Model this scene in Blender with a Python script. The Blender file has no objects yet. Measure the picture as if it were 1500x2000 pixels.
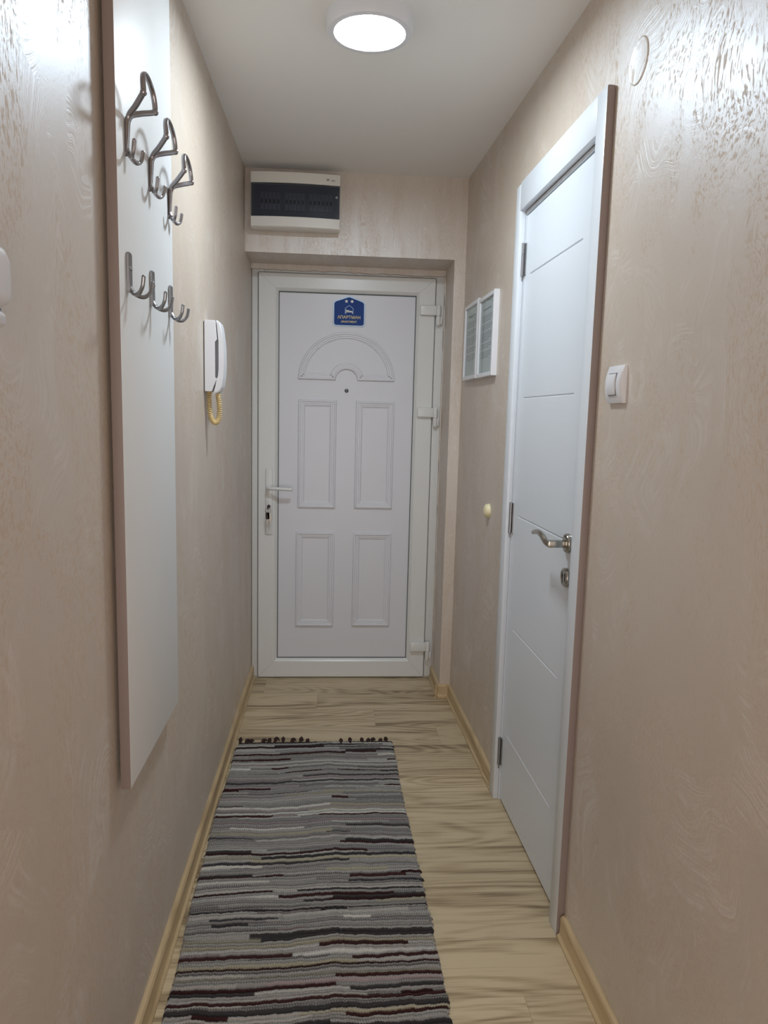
import bpy, bmesh, math, random
import numpy as np
from mathutils import Vector, Matrix

random.seed(7)
rng = np.random.default_rng(7)
S = bpy.context.scene
COL = S.collection

# ------------------------------------------------------------------ camera, light, exposure
CAM = dict(x=.3951, z=1.3319, yaw=.0734, pitch=.1316, roll=.0249, f=1403.17)
EXPOSURE = 0.42
LAMP_STRENGTH = 104.0
LAMP_COLOR = (0.86, 0.98, 1.07)
ROOM_LIGHT = 17.0
ROOM_COLOR = (1.0, 0.90, 0.85)

cy, sy = math.cos(CAM['yaw']), math.sin(CAM['yaw'])
cp, sp = math.cos(CAM['pitch']), math.sin(CAM['pitch'])
F_ = Vector((sy * cp, cy * cp, -sp))
R0 = Vector((cy, -sy, 0))
U0 = R0.cross(F_)
cr, sr = math.cos(CAM['roll']), math.sin(CAM['roll'])
R_ = cr * R0 + sr * U0
U_ = -sr * R0 + cr * U0
cam_d = bpy.data.cameras.new('camera')
cam = bpy.data.objects.new('camera', cam_d)
COL.objects.link(cam)
cam.matrix_world = Matrix(((R_.x, U_.x, -F_.x, CAM['x']), (R_.y, U_.y, -F_.y, 0), (R_.z, U_.z, -F_.z, CAM['z']), (0, 0, 0, 1)))
cam_d.sensor_fit = 'VERTICAL'
cam_d.sensor_height = 36.0
cam_d.lens = CAM['f'] / 2000.0 * 36.0
cam_d.clip_start = 0.02
S.camera = cam
S.cycles.max_bounces = 8
S.cycles.glossy_bounces = 3
S.view_settings.view_transform = 'Standard'
S.view_settings.look = 'None'
S.view_settings.exposure = EXPOSURE
S.view_settings.gamma = 1.0
S.view_settings.use_curve_mapping = False
w = bpy.data.worlds.new('world')
S.world = w
w.use_nodes = True
w.node_tree.nodes['Background'].inputs[0].default_value = (1.0, 0.95, 0.91, 1)
w.node_tree.nodes['Background'].inputs[1].default_value = 0.30
# soft area light added behind the camera, standing in for an unseen room
la = bpy.data.lights.new('room_light', 'AREA')
la.shape = 'RECTANGLE'
la.size = 0.9
la.size_y = 1.9
la.energy = ROOM_LIGHT
la.color = ROOM_COLOR
lo = bpy.data.objects.new('room_light', la)
COL.objects.link(lo)
lo.location = (0.30, -1.35, 0.95)
lo.rotation_euler = (math.radians(90), 0, math.radians(-8))

# ------------------------------------------------------------------ layout
W0, WS = 1.05423, -0.02351          # right wall: x = W0 + WS*y
H0, HS = 2.32195, 0.01835           # ceiling: z = H0 + HS*y
YL, YD, ZL, XC = 3.2977, 3.545, 2.034, 0.926
YB, YF = -1.30, 3.72
ANG_R = math.atan2(-1.0, -WS)       # rotation of things on the right wall
ANG_L = math.pi / 2
def xr(y): return W0 + WS * y
def hz(y): return H0 + HS * y
def RW(u, v=0.0, z=0.0):
    n = math.hypot(1, WS)
    return Vector((W0 + WS / n * u - v / n, u / n + v * WS / n, z))

# ------------------------------------------------------------------ material helpers
def newmat(name):
    m = bpy.data.materials.new(name)
    m.use_nodes = True
    nt = m.node_tree
    return m, nt, nt.nodes['Principled BSDF']
def N(nt, t, **kw):
    n = nt.nodes.new(t)
    for k, v in kw.items():
        if k.startswith('i_'):
            n.inputs[k[2:].replace('_', ' ')].default_value = v
        else:
            setattr(n, k, v)
    return n
def L(nt, a, ao, b, bi): nt.links.new(a.outputs[ao], b.inputs[bi])
def simple(name, col, rough=.5, metal=0.0, spec=.5, coat=0.0, bump=0.0, bscale=200):
    m, nt, p = newmat(name)
    p.inputs['Base Color'].default_value = (*col, 1)
    p.inputs['Roughness'].default_value = rough
    p.inputs['Metallic'].default_value = metal
    p.inputs['Specular IOR Level'].default_value = spec
    p.inputs['Coat Weight'].default_value = coat
    tc = N(nt, 'ShaderNodeTexCoord')
    nz = N(nt, 'ShaderNodeTexNoise')
    nz.inputs['Scale'].default_value = bscale
    nz.inputs['Detail'].default_value = 3
    L(nt, tc, 'Object', nz, 'Vector')
    mr = N(nt, 'ShaderNodeMapRange')
    mr.inputs['To Min'].default_value = max(0.02, rough - .03)
    mr.inputs['To Max'].default_value = rough + .03
    L(nt, nz, 'Fac', mr, 'Value')
    L(nt, mr, 'Result', p, 'Roughness')
    if bump:
        b = N(nt, 'ShaderNodeBump')
        b.inputs['Strength'].default_value = bump
        b.inputs['Distance'].default_value = .002
        L(nt, nz, 'Fac', b, 'Height')
        L(nt, b, 'Normal', p, 'Normal')
    return m
def mapping(nt, scale, loc=(0, 0, 0), rot=(0, 0, 0)):
    tc = N(nt, 'ShaderNodeTexCoord')
    mp = N(nt, 'ShaderNodeMapping')
    mp.inputs['Scale'].default_value = scale
    mp.inputs['Location'].default_value = loc
    mp.inputs['Rotation'].default_value = rot
    L(nt, tc, 'Object', mp, 'Vector')
    return mp
def noise(nt, src, scale, detail=4, rough=.5, dist=0.0):
    n = N(nt, 'ShaderNodeTexNoise')
    n.inputs['Scale'].default_value = scale
    n.inputs['Detail'].default_value = detail
    n.inputs['Roughness'].default_value = rough
    n.inputs['Distortion'].default_value = dist
    L(nt, src, 'Vector' if 'Vector' in src.outputs else 0, n, 'Vector')
    return n
def ramp(nt, src, out, stops):
    r = N(nt, 'ShaderNodeValToRGB')
    el = r.color_ramp.elements
    while len(el) < len(stops): el.new(.5)
    for e, (p, c) in zip(el, stops):
        e.position = p
        e.color = (*c, 1) if len(c) == 3 else c
    L(nt, src, out, r, 'Fac')
    return r
def math_n(nt, op, a, b=None):
    n = N(nt, 'ShaderNodeMath', operation=op)
    for i, x in enumerate((a, b)):
        if x is None: continue
        if isinstance(x, (int, float)): n.inputs[i].default_value = x
        else: nt.links.new(x, n.inputs[i])
    return n.outputs[0]

# ------------------------------------------------------------------ materials
def plaster_material():
    """pearl plaster brushed in short curved sweeps: 2D wall coordinates (run, height)"""
    m, nt, p = newmat('pearl_plaster')
    geo = N(nt, 'ShaderNodeNewGeometry')
    sep = N(nt, 'ShaderNodeSeparateXYZ')
    nt.links.new(geo.outputs['Position'], sep.inputs[0])
    run = math_n(nt, 'ADD', math_n(nt, 'MULTIPLY', sep.outputs[0], 1.7), sep.outputs[1])
    P = N(nt, 'ShaderNodeCombineXYZ')
    nt.links.new(run, P.inputs[0])
    nt.links.new(math_n(nt, 'MULTIPLY', sep.outputs[2], .72), P.inputs[1])
    nt.links.new(math_n(nt, 'MULTIPLY', sep.outputs[0], 3.0), P.inputs[2])
    def vop(op, a, b=None, sc=None):
        n = N(nt, 'ShaderNodeVectorMath', operation=op)
        nt.links.new(a, n.inputs[0])
        if b is not None:
            if isinstance(b, tuple): n.inputs[1].default_value = b
            else: nt.links.new(b, n.inputs[1])
        if sc is not None: n.inputs['Scale'].default_value = sc
        return n
    def nz(src, scale, detail, rough, dist, stretch=None):
        n = N(nt, 'ShaderNodeTexNoise')
        n.inputs['Scale'].default_value = scale
        n.inputs['Detail'].default_value = detail
        n.inputs['Roughness'].default_value = rough
        n.inputs['Distortion'].default_value = dist
        if stretch: src = vop('MULTIPLY', src, stretch).outputs[0]
        nt.links.new(src, n.inputs['Vector'])
        return n
    def sstep(v, lo, hi, a=0.0, b=1.0):
        n = N(nt, 'ShaderNodeMapRange', interpolation_type='SMOOTHSTEP')
        n.inputs['From Min'].default_value = lo
        n.inputs['From Max'].default_value = hi
        n.inputs['To Min'].default_value = a
        n.inputs['To Max'].default_value = b
        nt.links.new(v, n.inputs['Value'])
        return n.outputs['Result']
    wv = nz(P.outputs[0], 3.2, 2, .55, .5)
    wof = vop('SCALE', vop('SUBTRACT', wv.outputs['Color'], (.5, .5, .5)).outputs[0], sc=.24).outputs[0]
    Q = vop('ADD', P.outputs[0], wof).outputs[0]
    # one sweep per cell: bristle arcs about a pivot of its own
    vor = N(nt, 'ShaderNodeTexVoronoi', feature='F1')
    vor.inputs['Scale'].default_value = 6.5
    nt.links.new(Q, vor.inputs['Vector'])
    rnd = vop('SUBTRACT', vor.outputs['Color'], (.5, .25, .5)).outputs[0]
    piv = vop('ADD', vor.outputs['Position'], vop('MULTIPLY', rnd, (.30, .34, 0)).outputs[0]).outputs[0]
    dist = vop('DISTANCE', Q, piv).outputs['Value']
    arc = N(nt, 'ShaderNodeCombineXYZ')
    nt.links.new(math_n(nt, 'MULTIPLY', dist, 150), arc.inputs[0])
    sc3 = N(nt, 'ShaderNodeSeparateColor')
    nt.links.new(vor.outputs['Color'], sc3.inputs[0])
    nt.links.new(math_n(nt, 'MULTIPLY', sc3.outputs[0], 91), arc.inputs[1])
    nt.links.new(math_n(nt, 'MULTIPLY', run, 4.0), arc.inputs[2])
    br = nz(arc.outputs[0], 1.0, 3, .6, .3)
    bristle = sstep(br.outputs['Fac'], .40, .66)
    patch = sstep(nz(Q, 5.5, 4, .6, .8).outputs['Fac'], .47, .66)
    sweep = math_n(nt, 'MULTIPLY', bristle, patch)
    # patches of short bristle flecks trailing down the wall
    st = nz(Q, 4.2, 4, .6, .5, (1.25, .72, 1))
    zone = sstep(st.outputs['Fac'], .43, .58)
    fl = nz(Q, 175, 3, .70, .35, (1.0, .5, 1))
    fleck = sstep(fl.outputs['Fac'], .51, .575)
    dark = math_n(nt, 'MULTIPLY', zone, math_n(nt, 'ADD', math_n(nt, 'MULTIPLY', fleck, .85), .12))
    dark = math_n(nt, 'ADD', dark, math_n(nt, 'MULTIPLY', sstep(fl.outputs['Fac'], .56, .70), .35))
    dark = math_n(nt, 'MINIMUM', dark, 1.0)
    mica = math_n(nt, 'SUBTRACT', 1.0, dark)
    broad = nz(Q, 1.6, 3, .5, .4)
    col = ramp(nt, broad, 'Fac', [(.3, PLASTER_A), (.7, PLASTER_B)])
    def mixc(fac, a, b, blend='MIX'):
        n = N(nt, 'ShaderNodeMix', data_type='RGBA', blend_type=blend)
        nt.links.new(fac, n.inputs[0])
        nt.links.new(a, n.inputs[6])
        n.inputs[7].default_value = (*b, 1)
        return n.outputs[2]
    c = mixc(math_n(nt, 'MULTIPLY', sweep, .42), col.outputs['Color'], (.80, .735, .685))
    c = mixc(math_n(nt, 'MULTIPLY', dark, .12), c, (.33, .25, .20))
    nt.links.new(c, p.inputs['Base Color'])
    p.inputs['Roughness'].default_value = .6
    p.inputs['Specular IOR Level'].default_value = .3
    grain = nz(P.outputs[0], 240, 2, .7, 0)
    hgt = math_n(nt, 'ADD', math_n(nt, 'MULTIPLY', sweep, .5), math_n(nt, 'MULTIPLY', grain.outputs['Fac'], .25))
    bp = N(nt, 'ShaderNodeBump')
    bp.inputs['Strength'].default_value = .30
    bp.inputs['Distance'].default_value = .0022
    nt.links.new(hgt, bp.inputs['Height'])
    nt.links.new(bp.outputs[0], p.inputs['Normal'])
    g = N(nt, 'ShaderNodeBsdfGlossy')
    g.inputs['Color'].default_value = (.78, .85, .92, 1)
    g.inputs['Roughness'].default_value = .44
    nt.links.new(bp.outputs[0], g.inputs['Normal'])
    mx = N(nt, 'ShaderNodeMixShader')
    f = math_n(nt, 'ADD', math_n(nt, 'MULTIPLY', mica, .225), .01)
    nt.links.new(f, mx.inputs[0])
    nt.links.new(p.outputs[0], mx.inputs[1])
    nt.links.new(g.outputs[0], mx.inputs[2])
    nt.links.new(mx.outputs[0], nt.nodes['Material Output'].inputs['Surface'])
    return m
PLASTER_A, PLASTER_B = (.585, .475, .375), (.650, .545, .442)
M_PLASTER = plaster_material()

def wood_material(name, light, mid, dark, floor=True):
    m, nt, p = newmat(name)
    tc = N(nt, 'ShaderNodeTexCoord')
    sep = N(nt, 'ShaderNodeSeparateXYZ')
    nt.links.new(tc.outputs['Object'], sep.inputs[0])
    X, Y, Z = sep.outputs
    comb = N(nt, 'ShaderNodeCombineXYZ')
    if floor:
        PW, PL, SH = .185, 2.08, .26
        r = math_n(nt, 'DIVIDE', math_n(nt, 'SUBTRACT', 3.335, Y), PW)
        row = math_n(nt, 'FLOOR', r)
        fr = math_n(nt, 'SUBTRACT', r, row)
        xs = math_n(nt, 'DIVIDE', math_n(nt, 'SUBTRACT', X, math_n(nt, 'ADD', math_n(nt, 'MULTIPLY', row, SH), .34)), PL)
        cl = math_n(nt, 'FLOOR', xs)
        fx = math_n(nt, 'SUBTRACT', xs, cl)
        pid = math_n(nt, 'ADD', math_n(nt, 'MULTIPLY', row, 3.71), math_n(nt, 'MULTIPLY', cl, 7.13))
        nt.links.new(math_n(nt, 'ADD', X, pid), comb.inputs[0])
        nt.links.new(math_n(nt, 'ADD', Y, math_n(nt, 'MULTIPLY', pid, .37)), comb.inputs[1])
    else:
        nt.links.new(Y, comb.inputs[0])
        nt.links.new(math_n(nt, 'ADD', X, Z), comb.inputs[1])
    def nz(sc, scale, detail, rough, dist):
        mp = N(nt, 'ShaderNodeMapping')
        mp.inputs['Scale'].default_value = sc
        nt.links.new(comb.outputs[0], mp.inputs['Vector'])
        return noise(nt, mp, scale, detail, rough, dist)
    broad = nz((.9, 11, 1), 1.0, 3, .5, .6)
    grain = nz((2.2, 70, 1), 1.0, 6, .65, .4)
    pore = nz((9, 260, 1), 1.0, 4, .7, 0)
    field = nz((1.1, 6.5, 1), 1.0, 1.5, .4, .3)
    rings = math_n(nt, 'SINE', math_n(nt, 'MULTIPLY', field.outputs['Fac'], 95))
    rings = math_n(nt, 'MULTIPLY', math_n(nt, 'ADD', rings, 1), .5)
    v = math_n(nt, 'ADD', math_n(nt, 'MULTIPLY', broad.outputs['Fac'], .52), math_n(nt, 'MULTIPLY', grain.outputs['Fac'], .36))
    v = math_n(nt, 'ADD', v, math_n(nt, 'MULTIPLY', pore.outputs['Fac'], .14))
    v = math_n(nt, 'ADD', v, math_n(nt, 'MULTIPLY', rings, .075))
    cr_ = ramp(nt, nt.nodes[-1] if False else N(nt, 'ShaderNodeMath', operation='ADD'), 0, [(.395, dark), (.475, mid), (.56, light)])
    addn = cr_.inputs['Fac'].links[0].from_node
    nt.links.new(v, addn.inputs[0])
    addn.inputs[1].default_value = -.03 if floor else -.01
    out = cr_.outputs['Color']
    if floor:
        wn = N(nt, 'ShaderNodeTexWhiteNoise', noise_dimensions='1D')
        nt.links.new(pid, wn.inputs['W'])
        sc = math_n(nt, 'ADD', math_n(nt, 'MULTIPLY', wn.outputs['Value'], .16), .90)
        e1 = math_n(nt, 'LESS_THAN', fr, .008)
        e2 = math_n(nt, 'LESS_THAN', fx, .0007)
        seam = math_n(nt, 'MAXIMUM', e1, e2)
        sc = math_n(nt, 'MULTIPLY', sc, math_n(nt, 'SUBTRACT', 1, math_n(nt, 'MULTIPLY', seam, .28)))
        mul = N(nt, 'ShaderNodeVectorMath', operation='SCALE')
        nt.links.new(out, mul.inputs[0])
        nt.links.new(sc, mul.inputs['Scale'])
        out = mul.outputs[0]
    nt.links.new(out, p.inputs['Base Color'])
    p.inputs['Roughness'].default_value = .42
    p.inputs['Specular IOR Level'].default_value = .4
    b = N(nt, 'ShaderNodeBump')
    b.inputs['Strength'].default_value = .12
    b.inputs['Distance'].default_value = .001
    nt.links.new(grain.outputs['Fac'], b.inputs['Height'])
    nt.links.new(b.outputs[0], p.inputs['Normal'])
    return m
M_FLOOR = wood_material('oak_laminate', (.60, .485, .315), (.45, .345, .21), (.22, .155, .09))
M_SKIRT = wood_material('oak_skirting', (.56, .42, .24), (.47, .345, .19), (.36, .25, .13), False)

M_CEIL = simple('ceiling_paint', (.82, .815, .79), .9, bump=.05, bscale=90)
M_DOORW = simple('white_lacquer_door', (.70, .74, .785), .32, bump=.03, bscale=120)
M_CASE = simple('white_casing', (.72, .755, .80), .30)
M_CASE_EDGE = simple('casing_side_shaded', (.29, .23, .21), .5)  # white casing's near side, its shade put into the colour
M_PVC = simple('white_pvc', (.74, .75, .74), .28, bump=.01)
M_PVC2 = simple('white_pvc_panel', (.71, .72, .77), .33, bump=.06, bscale=300)
M_GASKET = simple('grey_gasket', (.09, .11, .11), .7)
M_PANEL = simple('white_melamine', (.79, .80, .80), .45, bump=.03, bscale=150)
M_PANEL_EDGE = simple('panel_edge_shaded', (.26, .20, .18), .5)  # board edge darkened so the colour itself holds the shade
M_CHROME = simple('satin_chrome_hooks', (.36, .34, .35), .24, 1.0)
M_STEEL = simple('brushed_nickel', (.42, .40, .36), .19, 1.0)
M_HINGE = simple('grey_metal_hinge', (.36, .36, .37), .35, 1.0)
M_DARKM = simple('dark_metal', (.05, .045, .042), .35, .8)
M_BLACK = simple('black_void', (.01, .01, .01), .8)
M_PLAST = simple('white_plastic', (.76, .76, .79), .34)
M_PLASTB = simple('box_ivory_plastic', (.74, .72, .67), .38)
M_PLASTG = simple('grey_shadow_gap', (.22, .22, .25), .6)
M_CREAM = simple('cream_plastic', (.80, .73, .47), .35)
M_CORD = simple('yellowed_cord', (.66, .50, .24), .45)
M_BLUE = simple('sign_blue', (.002, .042, .235), .45, spec=.2)
M_SILVER = simple('sign_silver_rim', (.33, .40, .48), .35, .3)
M_YEL = simple('sign_gold', (.75, .62, .28), .4)
M_WHT = simple('sign_white', (.85, .85, .78), .4)
M_LBL = simple('sign_lightblue', (.25, .40, .68), .4)
M_PAPER = simple('grey_paper', (.62, .66, .66), .8)
M_INK = simple('dark_ink', (.20, .21, .22), .8)
M_BREAK = simple('breaker_grey', (.26, .275, .31), .5)
M_BREAKD = simple('breaker_toggle', (.02, .02, .025), .4)
M_TASSEL = simple('burgundy_yarn', (.035, .016, .014), .95, bump=.5, bscale=400)
M_KEYHEAD = simple('key_head_dark', (.03, .016, .014), .45)

def emission_mat(name, col, s):
    m = bpy.data.materials.new(name)
    m.use_nodes = True
    nt = m.node_tree
    p = nt.nodes['Principled BSDF']
    p.inputs['Base Color'].default_value = (.8, .8, .8, 1)
    p.inputs['Emission Color'].default_value = (*col, 1)
    p.inputs['Emission Strength'].default_value = s
    return m
M_LAMP = emission_mat('lit_diffuser', LAMP_COLOR, LAMP_STRENGTH)

def glass_mat(name, tint, gl):
    m = bpy.data.materials.new(name)
    m.use_nodes = True
    nt = m.node_tree
    nt.nodes.remove(nt.nodes['Principled BSDF'])
    t = N(nt, 'ShaderNodeBsdfTransparent')
    t.inputs[0].default_value = (*tint, 1)
    g = N(nt, 'ShaderNodeBsdfGlossy')
    g.inputs['Roughness'].default_value = gl
    lw = N(nt, 'ShaderNodeLayerWeight')
    fac = math_n(nt, 'ADD', math_n(nt, 'MULTIPLY', math_n(nt, 'POWER', lw.outputs['Facing'], 5), .45), .03)
    mx = N(nt, 'ShaderNodeMixShader')
    nt.links.new(fac, mx.inputs[0])
    L(nt, t, 0, mx, 1)
    L(nt, g, 0, mx, 2)
    nt.links.new(mx.outputs[0], nt.nodes['Material Output'].inputs['Surface'])
    return m
M_GLASS = glass_mat('clear_glass', (.93, .95, .95), .03)
M_TINT = glass_mat('tinted_window', (.74, .76, .80), .16)
nt_ = M_TINT.node_tree
_out = nt_.nodes['Material Output']
_src = _out.inputs['Surface'].links[0].from_socket
_d = N(nt_, 'ShaderNodeBsdfDiffuse')
_d.inputs[0].default_value = (.034, .040, .052, 1)
_m = N(nt_, 'ShaderNodeMixShader')
_m.inputs[0].default_value = .16
nt_.links.new(_src, _m.inputs[1])
nt_.links.new(_d.outputs[0], _m.inputs[2])
nt_.links.new(_m.outputs[0], _out.inputs['Surface'])

def rug_material():
    m, nt, p = newmat('rag_rug_weave')
    a = N(nt, 'ShaderNodeAttribute', attribute_name='weft')
    mp = mapping(nt, (1, 1, 1))
    n = noise(nt, mp, 420, 3, .7)
    mr = N(nt, 'ShaderNodeMapRange')
    mr.inputs['To Min'].default_value = .65
    mr.inputs['To Max'].default_value = 1.35
    L(nt, n, 'Fac', mr, 'Value')
    sc = N(nt, 'ShaderNodeVectorMath', operation='SCALE')
    L(nt, a, 'Color', sc, 0)
    nt.links.new(mr.outputs[0], sc.inputs['Scale'])
    nt.links.new(sc.outputs[0], p.inputs['Base Color'])
    p.inputs['Roughness'].default_value = .95
    p.inputs['Specular IOR Level'].default_value = .15
    b = N(nt, 'ShaderNodeBump')
    b.inputs['Strength'].default_value = .5
    b.inputs['Distance'].default_value = .002
    L(nt, n, 'Fac', b, 'Height')
    L(nt, b, 'Normal', p, 'Normal')
    return m
M_RUG = rug_material()

# ------------------------------------------------------------------ object helpers
def obj(name, bm, mat, parent=None, loc=None, rotz=None, angle=35, kind=None):
    bmesh.ops.recalc_face_normals(bm, faces=bm.faces)
    me = bpy.data.meshes.new(name)
    bm.to_mesh(me)
    bm.free()
    mats = mat if isinstance(mat, (list, tuple)) else [mat]
    for x in mats: me.materials.append(x)
    me.polygons.foreach_set('use_smooth', [True] * len(me.polygons))
    me.set_sharp_from_angle(angle=math.radians(angle))
    o = bpy.data.objects.new(name, me)
    COL.objects.link(o)
    if parent: o.parent = parent
    if loc is not None: o.location = loc
    if rotz is not None: o.rotation_euler = (0, 0, rotz)
    if kind: o['kind'] = kind
    return o
def tag(o, label, cat, group=None, kind=None):
    o['label'] = label
    o['category'] = cat
    if group: o['group'] = group
    if kind: o['kind'] = kind
    return o
def thing(name, label, cat, loc=(0, 0, 0), rotz=0.0, group=None, kind=None):
    o = bpy.data.objects.new(name, None)
    o.empty_display_size = .05
    COL.objects.link(o)
    o.location = loc
    o.rotation_euler = (0, 0, rotz)
    return tag(o, label, cat, group, kind)
def copy_tree(o, parent=None):
    c = o.copy()
    COL.objects.link(c)
    if parent: c.parent = parent
    for ch in list(o.children):
        copy_tree(ch, c)
    return c

def box(bm, x0, x1, y0, y1, z0, z1, r=0.0, seg=2, mi=0):
    vs = [bm.verts.new((x, y, z)) for x in (x0, x1) for y in (y0, y1) for z in (z0, z1)]
    q = [(0, 1, 3, 2), (4, 6, 7, 5), (0, 4, 5, 1), (2, 3, 7, 6), (0, 2, 6, 4), (1, 5, 7, 3)]
    fs = [bm.faces.new([vs[i] for i in f]) for f in q]
    for f in fs: f.material_index = mi
    if r > 0:
        ed = list({e for f in fs for e in f.edges})
        res = bmesh.ops.bevel(bm, geom=ed, offset=r, segments=seg, profile=.5, affect='EDGES')
        for f in res['faces']: f.material_index = mi
    return fs
def hexa(bm, p, mi=0):
    """8 points: bottom loop 4, top loop 4"""
    v = [bm.verts.new(q) for q in p]
    for f in ((0, 1, 2, 3), (7, 6, 5, 4), (0, 4, 5, 1), (1, 5, 6, 2), (2, 6, 7, 3), (3, 7, 4, 0)):
        bm.faces.new([v[i] for i in f]).material_index = mi
def prism(bm, pts, axis, a, b, mi=0):
    """polygon pts (2D) extruded along axis from a to b; 'y': pts=(x,z); 'x': pts=(y,z); 'z': pts=(x,y)"""
    def P(q, t):
        return {'y': (q[0], t, q[1]), 'x': (t, q[0], q[1]), 'z': (q[0], q[1], t)}[axis]
    A = [bm.verts.new(P(q, a)) for q in pts]
    B = [bm.verts.new(P(q, b)) for q in pts]
    n = len(pts)
    bm.faces.new(A).material_index = mi
    bm.faces.new(B[::-1]).material_index = mi
    for i in range(n):
        bm.faces.new((A[i], A[(i + 1) % n], B[(i + 1) % n], B[i])).material_index = mi
def lathe(bm, prof, seg=40, axis='z', c=(0, 0, 0), mi=0):
    """prof: list of (radius, height); revolve; caps at ends if radius>0"""
    def P(r, h, t):
        a, b = r * math.cos(t), r * math.sin(t)
        q = {'z': (a, b, h), 'y': (a, h, b), 'x': (h, a, b)}[axis]
        return (q[0] + c[0], q[1] + c[1], q[2] + c[2])
    rings = []
    for r, h in prof:
        if r < 1e-6: rings.append([bm.verts.new(P(0, h, 0))])
        else: rings.append([bm.verts.new(P(r, h, 2 * math.pi * i / seg)) for i in range(seg)])
    for A, B in zip(rings, rings[1:]):
        for i in range(seg):
            j = (i + 1) % seg
            if len(A) == 1 and len(B) == 1: continue
            if len(A) == 1: f = (A[0], B[i], B[j])
            elif len(B) == 1: f = (A[i], A[j], B[0])
            else: f = (A[i], A[j], B[j], B[i])
            bm.faces.new(f).material_index = mi
    for Rg in (rings[0], rings[-1]):
        if len(Rg) > 2: bm.faces.new(Rg).material_index = mi
def smooth_path(pts, n=8):
    pts = [Vector(p) for p in pts]
    out = []
    for i in range(len(pts) - 1):
        p0 = pts[max(i - 1, 0)]; p1 = pts[i]; p2 = pts[i + 1]; p3 = pts[min(i + 2, len(pts) - 1)]
        for k in range(n):
            t = k / n
            out.append(.5 * ((2 * p1) + (p2 - p0) * t + (2 * p0 - 5 * p1 + 4 * p2 - p3) * t * t + (3 * p1 - p0 - 3 * p2 + p3) * t ** 3))
    out.append(pts[-1])
    return out
def tube(bm, pts, r, seg=10, up=(0, 0, 1), flat=None, mi=0, taper=None):
    """r: radius (or list); flat: second radius along binormal"""
    pts = [Vector(p) for p in pts]
    n = len(pts)
    rings = []
    prev = Vector(up)
    for i, p in enumerate(pts):
        d = (pts[min(i + 1, n - 1)] - pts[max(i - 1, 0)]).normalized()
        s = prev - d * prev.dot(d)
        if s.length < 1e-5: s = d.orthogonal()
        s.normalize()
        prev = s
        b = d.cross(s)
        rr = r[i] if isinstance(r, (list, tuple)) else r
        ff = (flat[i] if isinstance(flat, (list, tuple)) else flat) if flat else rr
        rings.append([bm.verts.new(p + s * (rr * math.cos(2 * math.pi * k / seg)) + b * (ff * math.sin(2 * math.pi * k / seg))) for k in range(seg)])
    for A, B in zip(rings, rings[1:]):
        for k in range(seg):
            bm.faces.new((A[k], A[(k + 1) % seg], B[(k + 1) % seg], B[k])).material_index = mi
    bm.faces.new(rings[0][::-1]).material_index = mi
    bm.faces.new(rings[-1]).material_index = mi
def sphere(bm, c, r, seg=12, sc=(1, 1, 1), mi=0):
    res = bmesh.ops.create_uvsphere(bm, u_segments=seg, v_segments=max(6, seg // 2 + 2), radius=r)
    for v in res['verts']:
        v.co = Vector((v.co.x * sc[0] + c[0], v.co.y * sc[1] + c[1], v.co.z * sc[2] + c[2]))
    for f in {f for v in res['verts'] for f in v.link_faces}: f.material_index = mi
def inset_loop(pts, d):
    """offset a CCW polygon (2D) inwards by d with mitred corners"""
    n = len(pts)
    out = []
    for i in range(n):
        p0 = Vector(pts[i - 1]); p1 = Vector(pts[i]); p2 = Vector(pts[(i + 1) % n])
        a = (p1 - p0).normalized(); b = (p2 - p1).normalized()
        n1 = Vector((-a.y, a.x)); n2 = Vector((-b.y, b.x))
        m = n1 + n2
        k = d / max(.25, (1 + n1.dot(n2)))
        out.append((p1.x + m.x * k, p1.y + m.y * k))
    return out
def moulding(bm, outline, prof, y0, fill=True):
    """raised profile: prof = [(inset, height)], front faces -y"""
    rings = []
    for d, h in prof:
        rings.append([bm.verts.new((x, y0 - h, z)) for x, z in (inset_loop(outline, d) if d else outline)])
    n = len(outline)
    for A, B in zip(rings, rings[1:]):
        for i in range(n):
            bm.faces.new((A[i], A[(i + 1) % n], B[(i + 1) % n], B[i]))
    if fill: bm.faces.new(rings[-1])
def rrect(x0, x1, z0, z1, r, seg=6):
    pts = []
    for cx, cz, a0 in ((x1 - r, z0 + r, -90), (x1 - r, z1 - r, 0), (x0 + r, z1 - r, 90), (x0 + r, z0 + r, 180)):
        for k in range(seg + 1):
            a = math.radians(a0 + 90 * k / seg)
            pts.append((cx + r * math.cos(a), cz + r * math.sin(a)))
    return pts
def text_bm(body, size, depth, cx, z, y, align='CENTER', bold=0.0):
    cu = bpy.data.curves.new('lettering', 'FONT')
    cu.body = body
    cu.size = size
    cu.extrude = depth / 2
    cu.align_x = align
    cu.offset = bold
    cu.resolution_u = 2
    o = bpy.data.objects.new('lettering', cu)
    COL.objects.link(o)
    dg = bpy.context.evaluated_depsgraph_get()
    me = bpy.data.meshes.new_from_object(o.evaluated_get(dg))
    bm = bmesh.new()
    bm.from_mesh(me)
    bpy.data.objects.remove(o)
    bpy.data.meshes.remove(me)
    for v in bm.verts:
        v.co = Vector((v.co.x + cx, y - v.co.z, v.co.y + z))
    return bm
NB = bmesh.new

# ------------------------------------------------------------------ setting: the hallway
# floor
bm = NB()
hexa(bm, [(-.1, YB, -.05), (xr(YB) + .1, YB, -.05), (xr(YF) + .1, YF, -.05), (-.1, YF, -.05),
          (-.1, YB, 0), (xr(YB) + .1, YB, 0), (xr(YF) + .1, YF, 0), (-.1, YF, 0)])
obj('floor', bm, M_FLOOR, kind='structure')
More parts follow.
